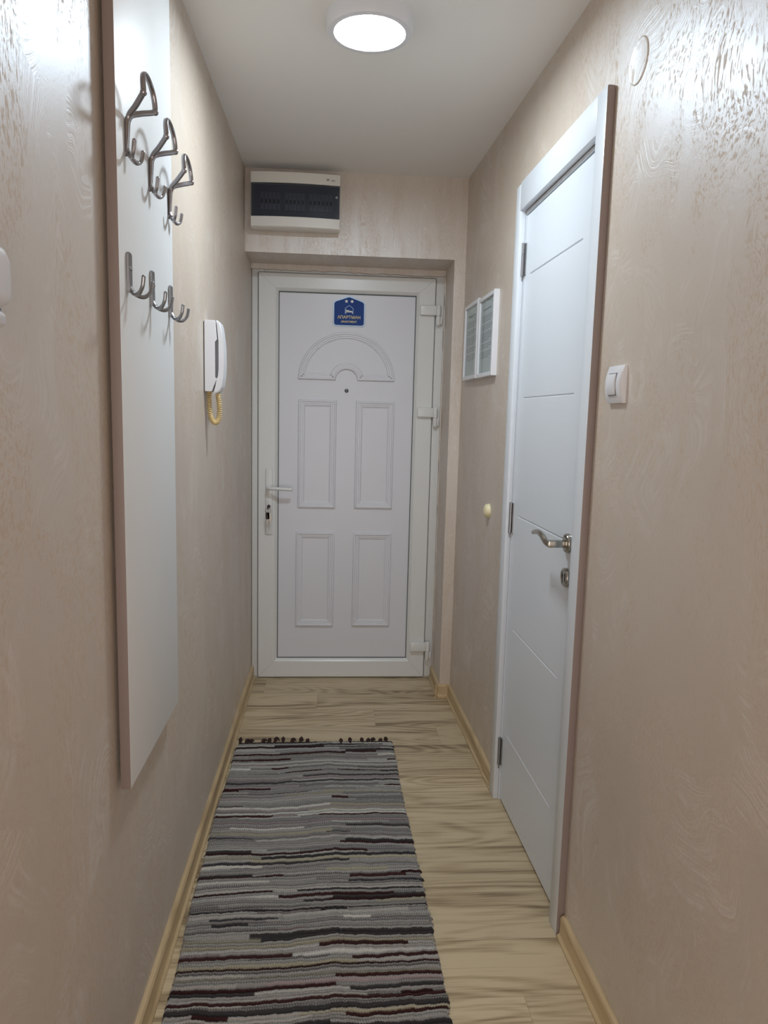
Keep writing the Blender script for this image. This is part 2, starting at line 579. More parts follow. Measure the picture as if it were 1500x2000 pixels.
# ceiling
bm = NB()
hexa(bm, [(-.1, YB, hz(YB)), (xr(YB) + .1, YB, hz(YB)), (xr(YF) + .1, YF, hz(YF)), (-.1, YF, hz(YF)),
          (-.1, YB, hz(YB) + .06), (xr(YB) + .1, YB, hz(YB) + .06), (xr(YF) + .1, YF, hz(YF) + .06), (-.1, YF, hz(YF) + .06)])
obj('ceiling', bm, M_CEIL, kind='structure')
# left wall
bm = NB()
hexa(bm, [(-.1, YB, 0), (0, YB, 0), (0, YF, 0), (-.1, YF, 0),
          (-.1, YB, hz(YB)), (0, YB, hz(YB)), (0, YF, hz(YF)), (-.1, YF, hz(YF))])
obj('wall_left', bm, M_PLASTER, kind='structure')
# right wall with the opening of the inner door
OU0, OU1, OZ = 1.722, 2.365, 1.99
bm = NB()
def wseg(u0, u1, z0, z1):
    a, b, c, d = RW(u0, 0), RW(u1, 0), RW(u1, -.11), RW(u0, -.11)
    t0 = z1 if z1 else hz(a.y)
    t1 = z1 if z1 else hz(b.y)
    hexa(bm, [(a.x, a.y, z0), (b.x, b.y, z0), (c.x, c.y, z0), (d.x, d.y, z0),
              (a.x, a.y, t0), (b.x, b.y, t1), (c.x, c.y, t1), (d.x, d.y, t0)])
wseg(YB, OU0, 0, None)
wseg(OU0, OU1, OZ, None)
wseg(OU1, YF, 0, None)
obj('wall_right', bm, M_PLASTER, kind='structure')
# far end: lintel above the entrance, pier on its right
bm = NB()
x1 = xr(YL)
hexa(bm, [(0, YL, ZL), (x1, YL, ZL), (xr(YF), YF, ZL), (0, YF, ZL),
          (0, YL, hz(YL)), (x1, YL, hz(YL)), (xr(YF), YF, hz(YF)), (0, YF, hz(YF))])
hexa(bm, [(XC, YL, 0), (x1, YL, 0), (xr(YF), YF, 0), (XC, YF, 0),
          (XC, YL, ZL), (x1, YL, ZL), (xr(YF), YF, ZL), (XC, YF, ZL)])
# rough plaster returned over the edge of the door frame
pts = [(0, 2.034)] + [(.0 + .926 * i / 40, 2.012 - .006 * (i / 40) + random.uniform(-.0035, .0035)) for i in range(41)] + [(.926, 2.034)]
prism(bm, pts, 'y', YD - .004, YF)
pts = [(.926, 0)] + [(.9225 + random.uniform(-.0025, .0025), .02 + 1.99 * i / 60) for i in range(61)] + [(.926, 2.01)]
prism(bm, pts, 'y', YD - .004, YF)
obj('wall_far', bm, M_PLASTER, kind='structure')

# skirting boards
SK = [(0, 0), (.020, 0), (.020, .006), (.0135, .012), (.012, .018), (.012, .046), (.0125, .054), (.009, .060), (.004, .062), (0, .062)]
def skirt(bm, p0, p1, inward, m0=0.0, m1=0.0):
    """p0->p1 along the wall foot, inward normal; m0/m1 mitre (extra length per metre of depth)"""
    p0, p1, n = Vector(p0), Vector(p1), Vector(inward)
    d = (p1 - p0).normalized()
    A = [bm.verts.new(p0 + n * a - d * (a * m0) + Vector((0, 0, z))) for a, z in SK]
    B = [bm.verts.new(p1 + n * a + d * (a * m1) + Vector((0, 0, z))) for a, z in SK]
    k = len(SK)
    bm.faces.new(A)
    bm.faces.new(B[::-1])
    for i in range(k):
        bm.faces.new((A[i], A[(i + 1) % k], B[(i + 1) % k], B[i]))
bm = NB(); skirt(bm, (0, YB, 0), (0, YD + .01, 0), (1, 0, 0)); obj('baseboard_left', bm, M_SKIRT, kind='structure', angle=25)
nr = Vector((-1, WS, 0)).normalized()
bm = NB(); skirt(bm, RW(YB), RW(1.672), nr); obj('baseboard_right', bm, M_SKIRT, kind='structure', angle=25)
bm = NB()
pc = Vector((xr(YL), YL, 0))
skirt(bm, RW(2.4145), pc, nr, 0, -1)
skirt(bm, pc, (XC, YL, 0), (0, -1, 0), -1, 1)
skirt(bm, (XC, YL, 0), (XC, YD + .01, 0), (-1, 0, 0), 1, 0)
tube(bm, [(XC - .019, YL - .019, 0), (XC - .016, YL - .016, .064)], .006, 10)
obj('baseboard_far', bm, M_SKIRT, kind='structure', angle=25)

# ------------------------------------------------------------------ entrance door (door_1)
D1 = thing('door_1', 'white plastic entrance door with arched and rectangular mouldings at the hallway end', 'door', (0, YD, 0), kind='structure')
def pbox(name, parent, mat, *a, r=0.002, seg=2):
    b = NB(); box(b, *a, r=r, seg=seg); return obj(name, b, mat, parent)
# fixed frame: two jambs and a head, seen as a strip round the sash
bm = NB()
box(bm, .0015, .060, .012, .075, 0, 2.022, .003)
box(bm, .855, .9235, .012, .075, 0, 2.022, .003)
box(bm, .060, .855, .012, .075, 1.955, 2.022, .003)
box(bm, .0015, .9235, .012, .075, 0.0, .006, .001)
obj('door_frame', bm, M_PVC, D1)
# sash with bevelled inner rim
sx0, sx1, sz0, sz1 = .033, .880, .004, 1.997
px0, px1, pz0, pz1 = .129, .788, .103, 1.914
bm = NB()
out = [(sx0, sz0), (sx1, sz0), (sx1, sz1), (sx0, sz1)]
inn = [(px0 - .012, pz0 - .012), (px1 + .012, pz0 - .012), (px1 + .012, pz1 + .012), (px0 - .012, pz1 + .012)]
in2 = [(px0, pz0), (px1, pz0), (px1, pz1), (px0, pz1)]
def loop(bm, pts, y): return [bm.verts.new((x, y, z)) for x, z in pts]
def exp(pts, d):
    return [(pts[0][0] - d, pts[0][1] - d), (pts[1][0] + d, pts[1][1] - d), (pts[2][0] + d, pts[2][1] + d), (pts[3][0] - d, pts[3][1] + d)]
rings = [loop(bm, out, .060), loop(bm, out, .004), loop(bm, exp(out, -.004), 0), loop(bm, exp(inn, .003), 0), loop(bm, inn, .002), loop(bm, in2, .016), loop(bm, in2, .060)]
for A, B in zip(rings, rings[1:] + rings[:1]):
    for i in range(4): bm.faces.new((A[i], A[(i + 1) % 4], B[(i + 1) % 4], B[i]))
# mitre joints of the welded corners
obj('sash', bm, M_PVC, D1, angle=20)
bm = NB()
for a, b in (((px0 - .013, pz0 - .013), (sx0 + .004, sz0 + .004)), ((px1 + .013, pz0 - .013), (sx1 - .004, sz0 + .004)),
             ((px1 + .013, pz1 + .013), (sx1 - .004, sz1 - .004)), ((px0 - .013, pz1 + .013), (sx0 + .004, sz1 - .004))):
    tube(bm, [(a[0], -.0001, a[1]), (b[0], -.0001, b[1])], .0006, 6)
obj('weld_seam', bm, simple('seam_grey', (.5, .51, .5), .5), D1)
# dark rubber line round the panel and round the sash
bm = NB()
for x0, x1_, z0, z1 in ((px0 - .0008, px0 + .003, pz0, pz1), (px1 - .003, px1 + .0008, pz0, pz1), (px0, px1, pz0 - .0008, pz0 + .003), (px0, px1, pz1 - .004, pz1 + .0008)):
    box(bm, x0, x1_, .0145, .020, z0, z1)
obj('gasket', bm, M_GASKET, D1)
bm = NB()
for x0, x1_, z0, z1 in ((sx0 - .0035, sx0, sz0, sz1), (sx1, sx1 + .0035, sz0, sz1), (sx0, sx1, sz1, sz1 + .003), (sx0, sx1, .0005, sz0)):
    box(bm, x0, x1_, .010, .03, z0, z1)
obj('gasket', bm, M_GASKET, D1)
# infill panel
PY = .018
pn = pbox('door_panel', D1, M_PVC2, px0, px1, PY, .05, pz0, pz1, r=0)
PROF = [(0, -.001), (.0008, .007), (.003, .0105), (.008, .0115), (.011, .0105), (.0125, .0075), (.0195, .0075), (.0215, .0045), (.0275, .0045), (.030, .0015), (.036, -.0005)]
for x0, x1_, z0, z1 in ((.2255, .412, .875, 1.407), (.506, .6955, .876, 1.406), (.2195, .4115, .270, .754), (.505, .697, .2715, .752)):
    bm = NB()
    moulding(bm, [(x0, z0), (x1_, z0), (x1_, z1), (x0, z1)], PROF, PY, False)
    obj('rectangular_moulding', bm, M_PVC2, pn, angle=18)
bm = NB()
ax, az, Ra, rn = .4575, 1.5035, .2345, .052
pts = [(ax - Ra, az), (ax - rn, az)]
for k in range(1, 16): a = math.pi - math.pi * k / 16; pts.append((ax + rn * math.cos(a), az + rn * math.sin(a)))
pts += [(ax + rn, az), (ax + Ra, az)]
for k in range(1, 48): a = math.pi * k / 48; pts.append((ax + Ra * math.cos(a), az + .230 * math.sin(a)))
moulding(bm, pts, PROF, PY, False)
obj('arched_moulding', bm, M_PVC2, pn, angle=18)
bm = NB()
lathe(bm, [(.0, -.004), (.006, -.0035), (.0095, -.002), (.0105, .002)], 24, 'y', (.459, PY, 1.454))
obj('peephole', bm, simple('peephole_grey', (.11, .11, .13), .25, .5), pn)
# handle on a long plate
hp = pbox('handle_plate', D1, M_PVC, .070, .104, -.010, .001, .742, 1.066, r=.004, seg=3)
bm = NB()
tube(bm, smooth_path([(.086, -.008, .975), (.086, -.040, .975), (.090, -.050, .975), (.105, -.055, .9745), (.15, -.055, .973), (.198, -.052, .971)], 6), .0085, 14, flat=[.010] * 31)
sphere(bm, (.198, -.052, .971), .0093, 12, (.7, .9, .9))
obj('lever', bm, M_PVC, hp)
bm = NB()
lathe(bm, [(.0085, -.016), (.0085, .0)], 20, 'y', (.087, -.004, .882))
obj('lock_cylinder', bm, M_DARKM, hp)
for zt in (1.868, 1.381, .192):
    bm = NB()
    box(bm, .806, .886, -.020, .001, zt - .046, zt, .004, 3)
    lathe(bm, [(.0, zt + .005), (.009, zt + .004), (.0105, zt + .001), (.0105, zt - .047)], 20, 'z', (.895, -.010, 0))
    h = obj('hinge', bm, M_PVC, D1)
    bm = NB()
    lathe(bm, [(.0105, zt - .0485), (.0105, zt - .088), (.008, zt - .092), (.0, zt - .093)], 20, 'z', (.895, -.010, 0))
    box(bm, .890, .914, -.010, .013, zt - .086, zt - .050, .002)
    obj('hinge_pin', bm, M_PVC, h)

# keys in the lock
K = thing('key_bunch', 'small dark-headed keys on a ring hanging from the entrance door lock', 'keys', (.087, YD - .020, .882))
bm = NB()
box(bm, -.0018, .0018, -.026, .004, -.004, .004)
lathe(bm, [(.0, -.0022), (.0095, -.0022), (.0105, 0), (.0095, .0022), (.0, .0022)], 20, 'x', (0, -.034, 0))
obj('lock_key', bm, M_DARKM, K)
bm = NB()
tube(bm, [(.013 * math.cos(t), -.036 + .002 * math.sin(2 * t), -.016 + .014 * math.sin(t)) for t in [2 * math.pi * i / 28 for i in range(29)]], .0011, 8, up=(0, 1, 0))
obj('key_ring', bm, M_STEEL, K)
def hang_key(x, tilt, ln, hm, name):
    bm = NB()
    pts = rrect(-.009, .009, -.034, 0, .006, 4)
    prism(bm, pts, 'y', -.0025, .0025, 0)
    prism(bm, [(-.0035, -.034), (.0035, -.034), (.0035, -ln + .004), (.001, -ln), (-.0035, -ln + .003)], 'y', -.001, .001, 1)
    for v in bm.verts:
        x_, z_ = v.co.x, v.co.z
        v.co.x = x + x_ * math.cos(tilt) - z_ * math.sin(tilt)
        v.co.z = -.024 + x_ * math.sin(tilt) + z_ * math.cos(tilt)
        v.co.y -= .036
    return obj(name, bm, [hm, M_STEEL], K)
hang_key(-.003, .04, .062, M_KEYHEAD, 'hanging_key')
hang_key(.004, .22, .05, M_STEEL, 'hanging_key')

# sign on the entrance door
SG = thing('door_sign', 'blue house-shaped apartment plaque with two stars on the entrance door', 'sign', (.4645, YD + PY, 1.83))
def house(w, zb, zs, zt, r):
    raw = [(-w, zb), (w, zb), (w, zs), (0, zt), (-w, zs)]
    rad = [r, r, r * .9, r * .5, r * .9]
    out = []
    for i in range(5):
        p0, p1, p2 = Vector(raw[i - 1]), Vector(raw[i]), Vector(raw[(i + 1) % 5])
        a = (p0 - p1).normalized() * rad[i]; b = (p2 - p1).normalized() * rad[i]
        for k in range(7):
            t = k / 6
            q = (p1 + a) * (1 - t) ** 2 + p1 * 2 * t * (1 - t) + (p1 + b) * t * t
            out.append((q.x, q.y))
    return out
bm = NB(); prism(bm, house(.0785, -.071, .047, .0745, .016), 'y', -.003, -.0002); obj('plaque_rim', bm, M_SILVER, SG)
bm = NB(); prism(bm, house(.0715, -.064, .043, .0675, .013), 'y', -.0042, -.0028); obj('plaque_face', bm, M_BLUE, SG)
for sx in (-.0135, .0135):
    bm = NB()
    pts = []
    for k in range(10):
        a = math.pi / 2 + k * math.pi / 5
        r = .0085 if k % 2 == 0 else .0045
        pts.append((sx + r * math.cos(a), .0475 + r * math.sin(a)))
    prism(bm, pts, 'y', -.0052, -.004)
    obj('star', bm, M_WHT, SG)
bm = NB()
def stroke(bm, a, b, wd, y0=-.0052, y1=-.004):
    a, b = Vector(a), Vector(b)
    d = (b - a).normalized(); n = Vector((-d.y, d.x)) * wd / 2
    a = a - d * wd * .3; b = b + d * wd * .3
    prism(bm, [tuple(a - n), tuple(b - n), tuple(b + n), tuple(a + n)], 'y', y0, y1)
for a, b in (((-.019, -.010), (-.019, .015)), ((-.019, .015), (0, .029)), ((0, .029), (.019, .015)), ((.019, .015), (.019, -.010))):
    stroke(bm, a, b, .0028)
obj('house_emblem', bm, M_LBL, SG)
bm = NB()
stroke(bm, (-.0155, -.009), (-.0155, .010), .0026)
stroke(bm, (-.0155, -.002), (.0155, -.002), .0030)
stroke(bm, (.0155, -.009), (.0155, .001), .0026)
stroke(bm, (-.011, .004), (-.004, .004), .005)
stroke(bm, (-.002, .003), (.0145, .001), .003)
obj('bed_emblem', bm, M_WHT, SG)
obj('lettering', text_bm('АПАРТМАН', .0195, .0014, 0, -.0335, -.0046, bold=.0003), M_YEL, SG)
obj('lettering', text_bm('APARTMENT', .0135, .0014, 0, -.0525, -.0046, bold=.0002), M_YEL, SG)

# ------------------------------------------------------------------ inner door on the right (door_2)
D2 = thing('door_2', 'white grooved interior door with brushed lever handle in the right wall', 'door', RW(0, 0, 0), ANG_R, kind='structure')
# local frame: X = -u, Y = -v (into the wall is +Y), Z up
def dbox(bm, u0, u1, v0, v1, z0, z1, r=0.0, seg=2, mi=0):
    return box(bm, -u1, -u0, -v1, -v0, z0, z1, r, seg, mi)
CU0, CU1, CI0, CI1, CT, CH = 1.676, 2.4125, 1.734, 2.356, 2.080, 1.992
VC = .020
bm = NB()
dbox(bm, CU0, CI0, .0005, VC, .0, CT, .0025, 2)
dbox(bm, CI1, CU1, .0005, VC - .001, .0, CT - .0035, .0025, 2)
dbox(bm, CI0, CI1 + .004, .0005, VC, CH, CT, .0025, 2)
for f in bm.faces:          # the thin near edge gets a darker colour that carries its shade
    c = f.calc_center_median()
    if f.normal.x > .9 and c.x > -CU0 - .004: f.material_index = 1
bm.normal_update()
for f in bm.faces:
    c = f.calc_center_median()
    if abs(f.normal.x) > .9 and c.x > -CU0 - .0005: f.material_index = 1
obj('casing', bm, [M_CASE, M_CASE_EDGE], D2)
bm = NB()
dbox(bm, OU0 + .001, CI0 + .008, -.105, .0004, 0, CH + .002)
dbox(bm, CI1 - .002, OU1 - .001, -.105, .0004, 0, CH + .002)
dbox(bm, CI0, CI1, -.105, .0, CH - .012, CH + .002)
obj('door_lining', bm, M_CASE, D2)
# leaf with five fine V grooves
LU0, LU1, LZ0, LZ1, VF = 1.744, 2.352, .012, 1.976, -.003
g0, g1 = 1.842, 2.292
bm = NB()
us = [LU0, g0 - .003, g0 + .002, g1 - .002, g1 + .003, LU1]
zs = [LZ0]
gz = [.264, .640, 1.020, 1.403, 1.787]
for z in gz: zs += [z - .003, z, z + .003]
zs.append(LZ1)
grid = [[None] * len(us) for _ in zs]
for j, z in enumerate(zs):
    for i, u in enumerate(us):
        cut = .0035 if (j % 3 == 2 and 2 <= i <= 3 and z != LZ1) else 0
        grid[j][i] = bm.verts.new((-u, -VF + cut, z))
for j in range(len(zs) - 1):
    for i in range(len(us) - 1):
        bm.faces.new((grid[j][i], grid[j][i + 1], grid[j + 1][i + 1], grid[j + 1][i]))
bk = [bm.verts.new((-u, -VF + .040, z)) for u, z in ((LU0, LZ0), (LU1, LZ0), (LU1, LZ1), (LU0, LZ1))]
bm.faces.new(bk)
bm.faces.new([grid[0][i] for i in range(len(us))] + [bk[1], bk[0]])
bm.faces.new([grid[-1][i] for i in range(len(us))] + [bk[2], bk[3]])
bm.faces.new([grid[j][0] for j in range(len(zs))] + [bk[3], bk[0]])
bm.faces.new([grid[j][-1] for j in range(len(zs))] + [bk[2], bk[1]])
leaf = obj('door_leaf', bm, M_DOORW, D2, angle=15)
# dark room beyond the gap under and over the leaf
for z0, z1 in ((1.791, 1.893), (.955, 1.058), (.130, .230)):
    bm = NB()
    lathe(bm, [(.0, z1 + .002), (.0055, z1), (.0055, (z0 + z1) / 2 + .018), (.0046, (z0 + z1) / 2 + .0175), (.0046, (z0 + z1) / 2 + .0165), (.0055, (z0 + z1) / 2 + .016), (.0055, z0), (.0022, z0 - .002), (.002, z0 - .014), (.0, z0 - .015)], 16, 'z', (-2.3545, -.0045, 0))
    dbox(bm, 2.340, 2.358, -.003, .0005, z0 + .002, z1 - .002)
    obj('hinge', bm, M_HINGE, D2)
# lever handle
HU, HZ = 1.813, 1.0165
bm = NB()
lathe(bm, [(.0255, .0036), (.0255, -.003), (.0235, -.0065), (.020, -.0075), (.0, -.0078)], 36, 'y', (-HU, -VF - .0035, HZ))
rose = obj('handle_rose', bm, M_STEEL, D2)
bm = NB()
box(bm, -HU - .0085, -HU + .0085, -.054, -.004, HZ - .0115, HZ + .0075, .003, 2)
pp = smooth_path([(-HU + .004, -.048, HZ - .0015), (-HU - .018, -.0515, HZ - .001), (-HU - .045, -.0535, HZ + .0105), (-HU - .075, -.0535, HZ + .0155), (-HU - .105, -.052, HZ + .0135), (-HU - .136, -.049, HZ + .0065)], 7)
n_ = len(pp)
tube(bm, pp, [.0098 - .0034 * i / (n_ - 1) for i in range(n_)], 14, up=(0, 0, 1), flat=[.0075] * n_)
obj('lever', bm, M_STEEL, rose)
bm = NB()
lathe(bm, [(.0255, .0036), (.0255, -.003), (.0235, -.006), (.0175, -.0065), (.0165, -.0052), (.0, -.0052)], 36, 'y', (-HU, -VF - .0035, .925))
esc = obj('keyhole_rose', bm, M_STEEL, D2)
bm = NB()
lathe(bm, [(.0, -.0008), (.0042, -.0008), (.0042, 0)], 16, 'y', (-HU - .001, -.0086, .931))
box(bm, -HU - .0035, -HU + .0015, -.0094, -.0086, .912, .931)
obj('keyhole', bm, M_BLACK, esc)

# ------------------------------------------------------------------ ceiling lamp
LX, LY = .475, 2.015
lz = hz(LY)
LM = thing('ceiling_lamp', 'round white LED lamp lit on the hallway ceiling', 'lamp', (LX, LY, lz))
tilt = math.atan(HS)
LM.rotation_euler = (tilt, 0, 0)
bm = NB()
lathe(bm, [(.112, .0), (.112, -.034), (.109, -.040), (.0935, -.041), (.0905, -.039), (.0905, -.030)], 64, 'z')
obj('lamp_housing', bm, simple('lamp_rim_white', (.72, .73, .76), .4), LM)
bm = NB()
lathe(bm, [(.0905, -.0375), (.084, -.0388), (.05, -.0395), (.0, -.0398)], 64, 'z')
obj('lamp_diffuser', bm, M_LAMP, LM)

# ------------------------------------------------------------------ coat rack on the left wall
# local frame: X = +y of the room, -Y = out of the wall, Z up
RK = thing('coat_rack', 'tall white wall panel with six metal coat hooks on the left wall', 'coat rack', (0, 1.300, .626), ANG_L)
PT = .027
bm = NB()
box(bm, 0, .420, -PT, -.008, 0, 1.68, .0015, 2, 0)
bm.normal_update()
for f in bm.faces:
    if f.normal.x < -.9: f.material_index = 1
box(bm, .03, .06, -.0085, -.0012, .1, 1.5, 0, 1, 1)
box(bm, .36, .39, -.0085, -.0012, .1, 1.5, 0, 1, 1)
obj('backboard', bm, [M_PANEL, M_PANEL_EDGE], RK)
def flat_arc(n, f): return [f(i / n) for i in range(n + 1)]
def hat_hook(x, z):
    bm = NB()
    # stem against the board
    tube(bm, [(x, -PT - .003, z - .058), (x, -PT - .004, z - .03), (x, -PT - .0055, z)], [.0054, .0064, .0074], 12, up=(1, 0, 0), flat=[.003, .0038, .0048])
    sphere(bm, (x, -PT - .0015, z - .058), .0056, 10, (1, .5, 1))
    w, pr, zt = .040, .043, z + .027
    for s in (-1, 1):
        n = 25
        tube(bm, smooth_path([(x, -PT - .003, z - .014), (x + s * .003, -PT - .009, z + .004), (x + s * .016, -PT - .023, z + .014), (x + s * .032, -PT - .036, z + .022), (x + s * w, -PT - pr, zt)], 6),
             [.0056 - .0008 * i / 24 for i in range(n)], 12, up=(1, 0, 0), flat=[.0050] * n)
        sphere(bm, (x + s * w, -PT - pr, zt), .0060, 14)
    arc = []
    for i in range(41):
        t = math.pi * i / 40
        arc.append((x - w * math.cos(t), -PT - pr + .004 * math.sin(t), zt + .042 * math.sin(t) ** .62))
    tube(bm, arc, [.0048] * 41, 12, up=(0, 1, 0), flat=[.0030] * 41)
    h = obj('hat_hook', bm, M_CHROME, RK)
    for s in (-1, 1):
        bm = NB()
        tube(bm, smooth_path([(x, -PT - .003, z - .050), (x + s * .004, -PT - .007, z - .060), (x + s * .015, -PT - .014, z - .068), (x + s * .025, -PT - .020, z - .063), (x + s * .028, -PT - .023, z - .046)], 6),
             [.0042] * 15 + [.0036] * 10, 10, up=(1, 0, 0))
        sphere(bm, (x + s * .028, -PT - .023, z - .046), .0038, 10)
        obj('prong', bm, M_CHROME, h)
    return h
def coat_hook(x, z):
    bm = NB()
    pts = [(x - .0065, z), (x + .0065, z), (x + .0095, z - .004), (x + .0085, z - .05), (x + .0070, z - .068), (x - .0070, z - .068), (x - .0085, z - .05), (x - .0095, z - .004)]
    prism(bm, pts[::-1], 'y', -PT - .0065, -PT)
    bmesh.ops.bevel(bm, geom=[e for e in bm.edges], offset=.0012, segments=2, affect='EDGES')
    lathe(bm, [(.0, -.0025), (.003, -.002), (.0036, 0)], 14, 'y', (x, -PT - .0065, z - .028))
    h = obj('coat_hook', bm, simple('coat_hook_grey', (.30, .30, .31), .32, .9) if 'coat_hook_grey' not in bpy.data.materials else bpy.data.materials['coat_hook_grey'], RK)
    for s in (-1, 1):
        bm = NB()
        tube(bm, smooth_path([(x, -PT - .004, z - .060), (x + s * .007, -PT - .012, z - .071), (x + s * .019, -PT - .024, z - .073), (x + s * .028, -PT - .033, z - .062), (x + s * .031, -PT - .036, z - .046)], 6),
             [.0038] * 15 + [.0034] * 10, 10, up=(1, 0, 0))
        sphere(bm, (x + s * .031, -PT - .036, z - .046), .0036, 10)
        obj('prong', bm, bpy.data.materials['coat_hook_grey'], h)
    return h
h0 = hat_hook(.052, 1.834 - .626)
c0 = coat_hook(.049, 1.609 - .626)
for dx in (.165, .330):
    for src in (h0, c0):
        o = copy_tree(src, RK)
        o.location = (dx, 0, (-.010 if dx < .2 else -.019) if src is h0 else 0)

# ------------------------------------------------------------------ intercom handset on the left wall
IC = thing('intercom_phone', 'white intercom handset with coiled yellowed cord on the left wall', 'intercom', (0, 2.255, 1.395), ANG_L)
DW = .085
bm = NB()
IZ = .214
base = [(-.001, 0), (-.026, 0), (-.043, .090 - .045), (-.0375, .045), (-.0375, .150), (-.044, .156), (-.036, IZ), (-.001, IZ)]
base = [(-.003, .001), (-.024, .001), (-.0395, .040), (-.0335, .044), (-.0335, .150), (-.041, .157), (-.036, IZ - .002), (-.034, IZ), (-.003, IZ)]
prism(bm, base, 'x', 0, DW)
bmesh.ops.bevel(bm, geom=list(bm.edges), offset=.0012, segments=2, affect='EDGES')
obj('cradle', bm, M_PLAST, IC)
bm = NB()
box(bm, .004, DW - .004, -.004, 0, .004, IZ - .004)
obj('wall_plate', bm, simple('dark_backplate', (.08, .075, .08), .6), IC)
bm = NB()
hs = [(-.0275, -.003), (-.034, -.0045), (-.043, -.001), (-.050, .006), (-.0545, .02), (-.0590, .05), (-.0605, .09), (-.0600, .13), (-.0570, .165), (-.0530, .195), (-.0490, .207), (-.0430, .2135), (-.0385, .2145),
      (-.0395, .205), (-.0440, .160), (-.0455, .150), (-.0455, .070), (-.0425, .046), (-.0420, .040)]
prism(bm, hs, 'x', .003, DW - .018)
bmesh.ops.bevel(bm, geom=[e for e in bm.edges if abs(e.verts[0].co.x - e.verts[1].co.x) < 1e-5], offset=.004, segments=3, affect='EDGES', clamp_overlap=True)
obj('handset', bm, M_PLAST, IC, angle=40)
bm = NB()
def coil(path, R, r, turns):
    pts = smooth_path(path, 16)
    n = len(pts)
    res = []
    tot = turns * 10
    for i in range(tot + 1):
        s = i / tot * (n - 1)
        a = min(int(s), n - 2)
        p = pts[a].lerp(pts[a + 1], s - a)
        d = (pts[a + 1] - pts[a]).normalized()
        e = Vector((1, 0, 0)); e = (e - d * d.dot(e)).normalized()
        b = d.cross(e)
        th = 2 * math.pi * i / 10
        res.append(p + e * (R * math.cos(th)) + b * (R * math.sin(th)))
    return res
tube(bm, coil([(.022, -.0135, .003), (.022, -.013, -.04), (.024, -.018, -.078), (.026, -.030, -.094), (.028, -.041, -.080), (.028, -.043, -.04), (.028, -.0385, -.006)], .0062, .0017, 44), .0023, 6)
obj('coiled_cord', bm, M_CORD, IC)

# ------------------------------------------------------------------ switch box cut by the left edge of the photo
SB = thing('switch_box', 'white rounded plastic switch on the left wall beside the coat rack', 'switch', (0, .860, 1.465), ANG_L)
bm = NB()
pts = rrect(-.040, .040, -.020, .050, .022, 8)
moulding(bm, pts, [(0, 0), (0, .010), (.003, .016), (.008, .019), (.016, .021)], 0)
bm.faces.new([v for v in bm.verts][:len(pts)][::-1])
obj('switch_cover', bm, M_PLAST, SB)
bm = NB()
moulding(bm, rrect(-.034, .034, -.041, -.0225, .006, 5), [(0, 0), (0, .008), (.003, .012), (.006, .013)], 0)
obj('switch_foot', bm, M_PLAST, SB)
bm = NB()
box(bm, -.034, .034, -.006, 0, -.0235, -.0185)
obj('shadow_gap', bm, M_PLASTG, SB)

# ------------------------------------------------------------------ light switch on the right wall
SWU, SWZ = 1.556, 1.4145
SW = thing('light_switch', 'white rocker light switch beside the inner door on the right wall', 'switch', RW(SWU, 0, SWZ), ANG_R)
bm = NB()
def bowed(bm, x0, x1, z0, z1, yb, y_edge, bow, nz=14, r=.003, inset=0.003):
    """plate whose front bows outwards along z"""
    rows = []
    for k in range(nz + 1):
        t = k / nz
        z = z0 + (z1 - z0) * t
        f = -(y_edge + bow * math.sin(math.pi * t) ** .8)
        rows.append([bm.verts.new((x0, yb, z)), bm.verts.new((x0, f * .8, z)), bm.verts.new((x0 + inset, f, z)), bm.verts.new((x1 - inset, f, z)), bm.verts.new((x1, f * .8, z)), bm.verts.new((x1, yb, z))])
    for A, B in zip(rows, rows[1:]):
        for i in range(5): bm.faces.new((A[i], A[i + 1], B[i + 1], B[i]))
        bm.faces.new((A[5], A[0], B[0], B[5]))
    bm.faces.new(rows[0]); bm.faces.new(rows[-1][::-1])
bowed(bm, -.041, .041, -.0405, .0405, 0, .007, .0085)
obj('switch_plate', bm, M_PLAST, SW)
bm = NB()
bowed(bm, -.0255, .0215, -.0245, .0245, -.006, .0140, .0022)
obj('gap_frame', bm, M_PLASTG, SW)
bm = NB()
bowed(bm, -.0235, .0185, -.0225, .0225, -.008, .0150, .0040)
obj('rocker', bm, M_PLAST, SW)

# ------------------------------------------------------------------ round plastered-over junction cover
JC = NB()
lathe(JC, [(.0445, 0), (.0445, -.0012), (.0425, -.0026), (.040, -.0020), (.0, -.0026)], 48, 'y')
jc = obj('junction_cover', JC, M_PLASTER, None, RW(1.562, 0, 2.077), ANG_R)
tag(jc, 'round plastered-over junction box cover high on the right wall', 'cover')

# door stop on the right wall
DS = NB()
lathe(DS, [(.027, 0), (.027, -.005), (.0255, -.011), (.021, -.0165), (.013, -.020), (.0, -.021)], 36, 'y')
ds = obj('door_stop', DS, M_CREAM, None, RW(2.672, 0, .988), ANG_R)
tag(ds, 'round cream plastic door stop on the right wall', 'door stop')

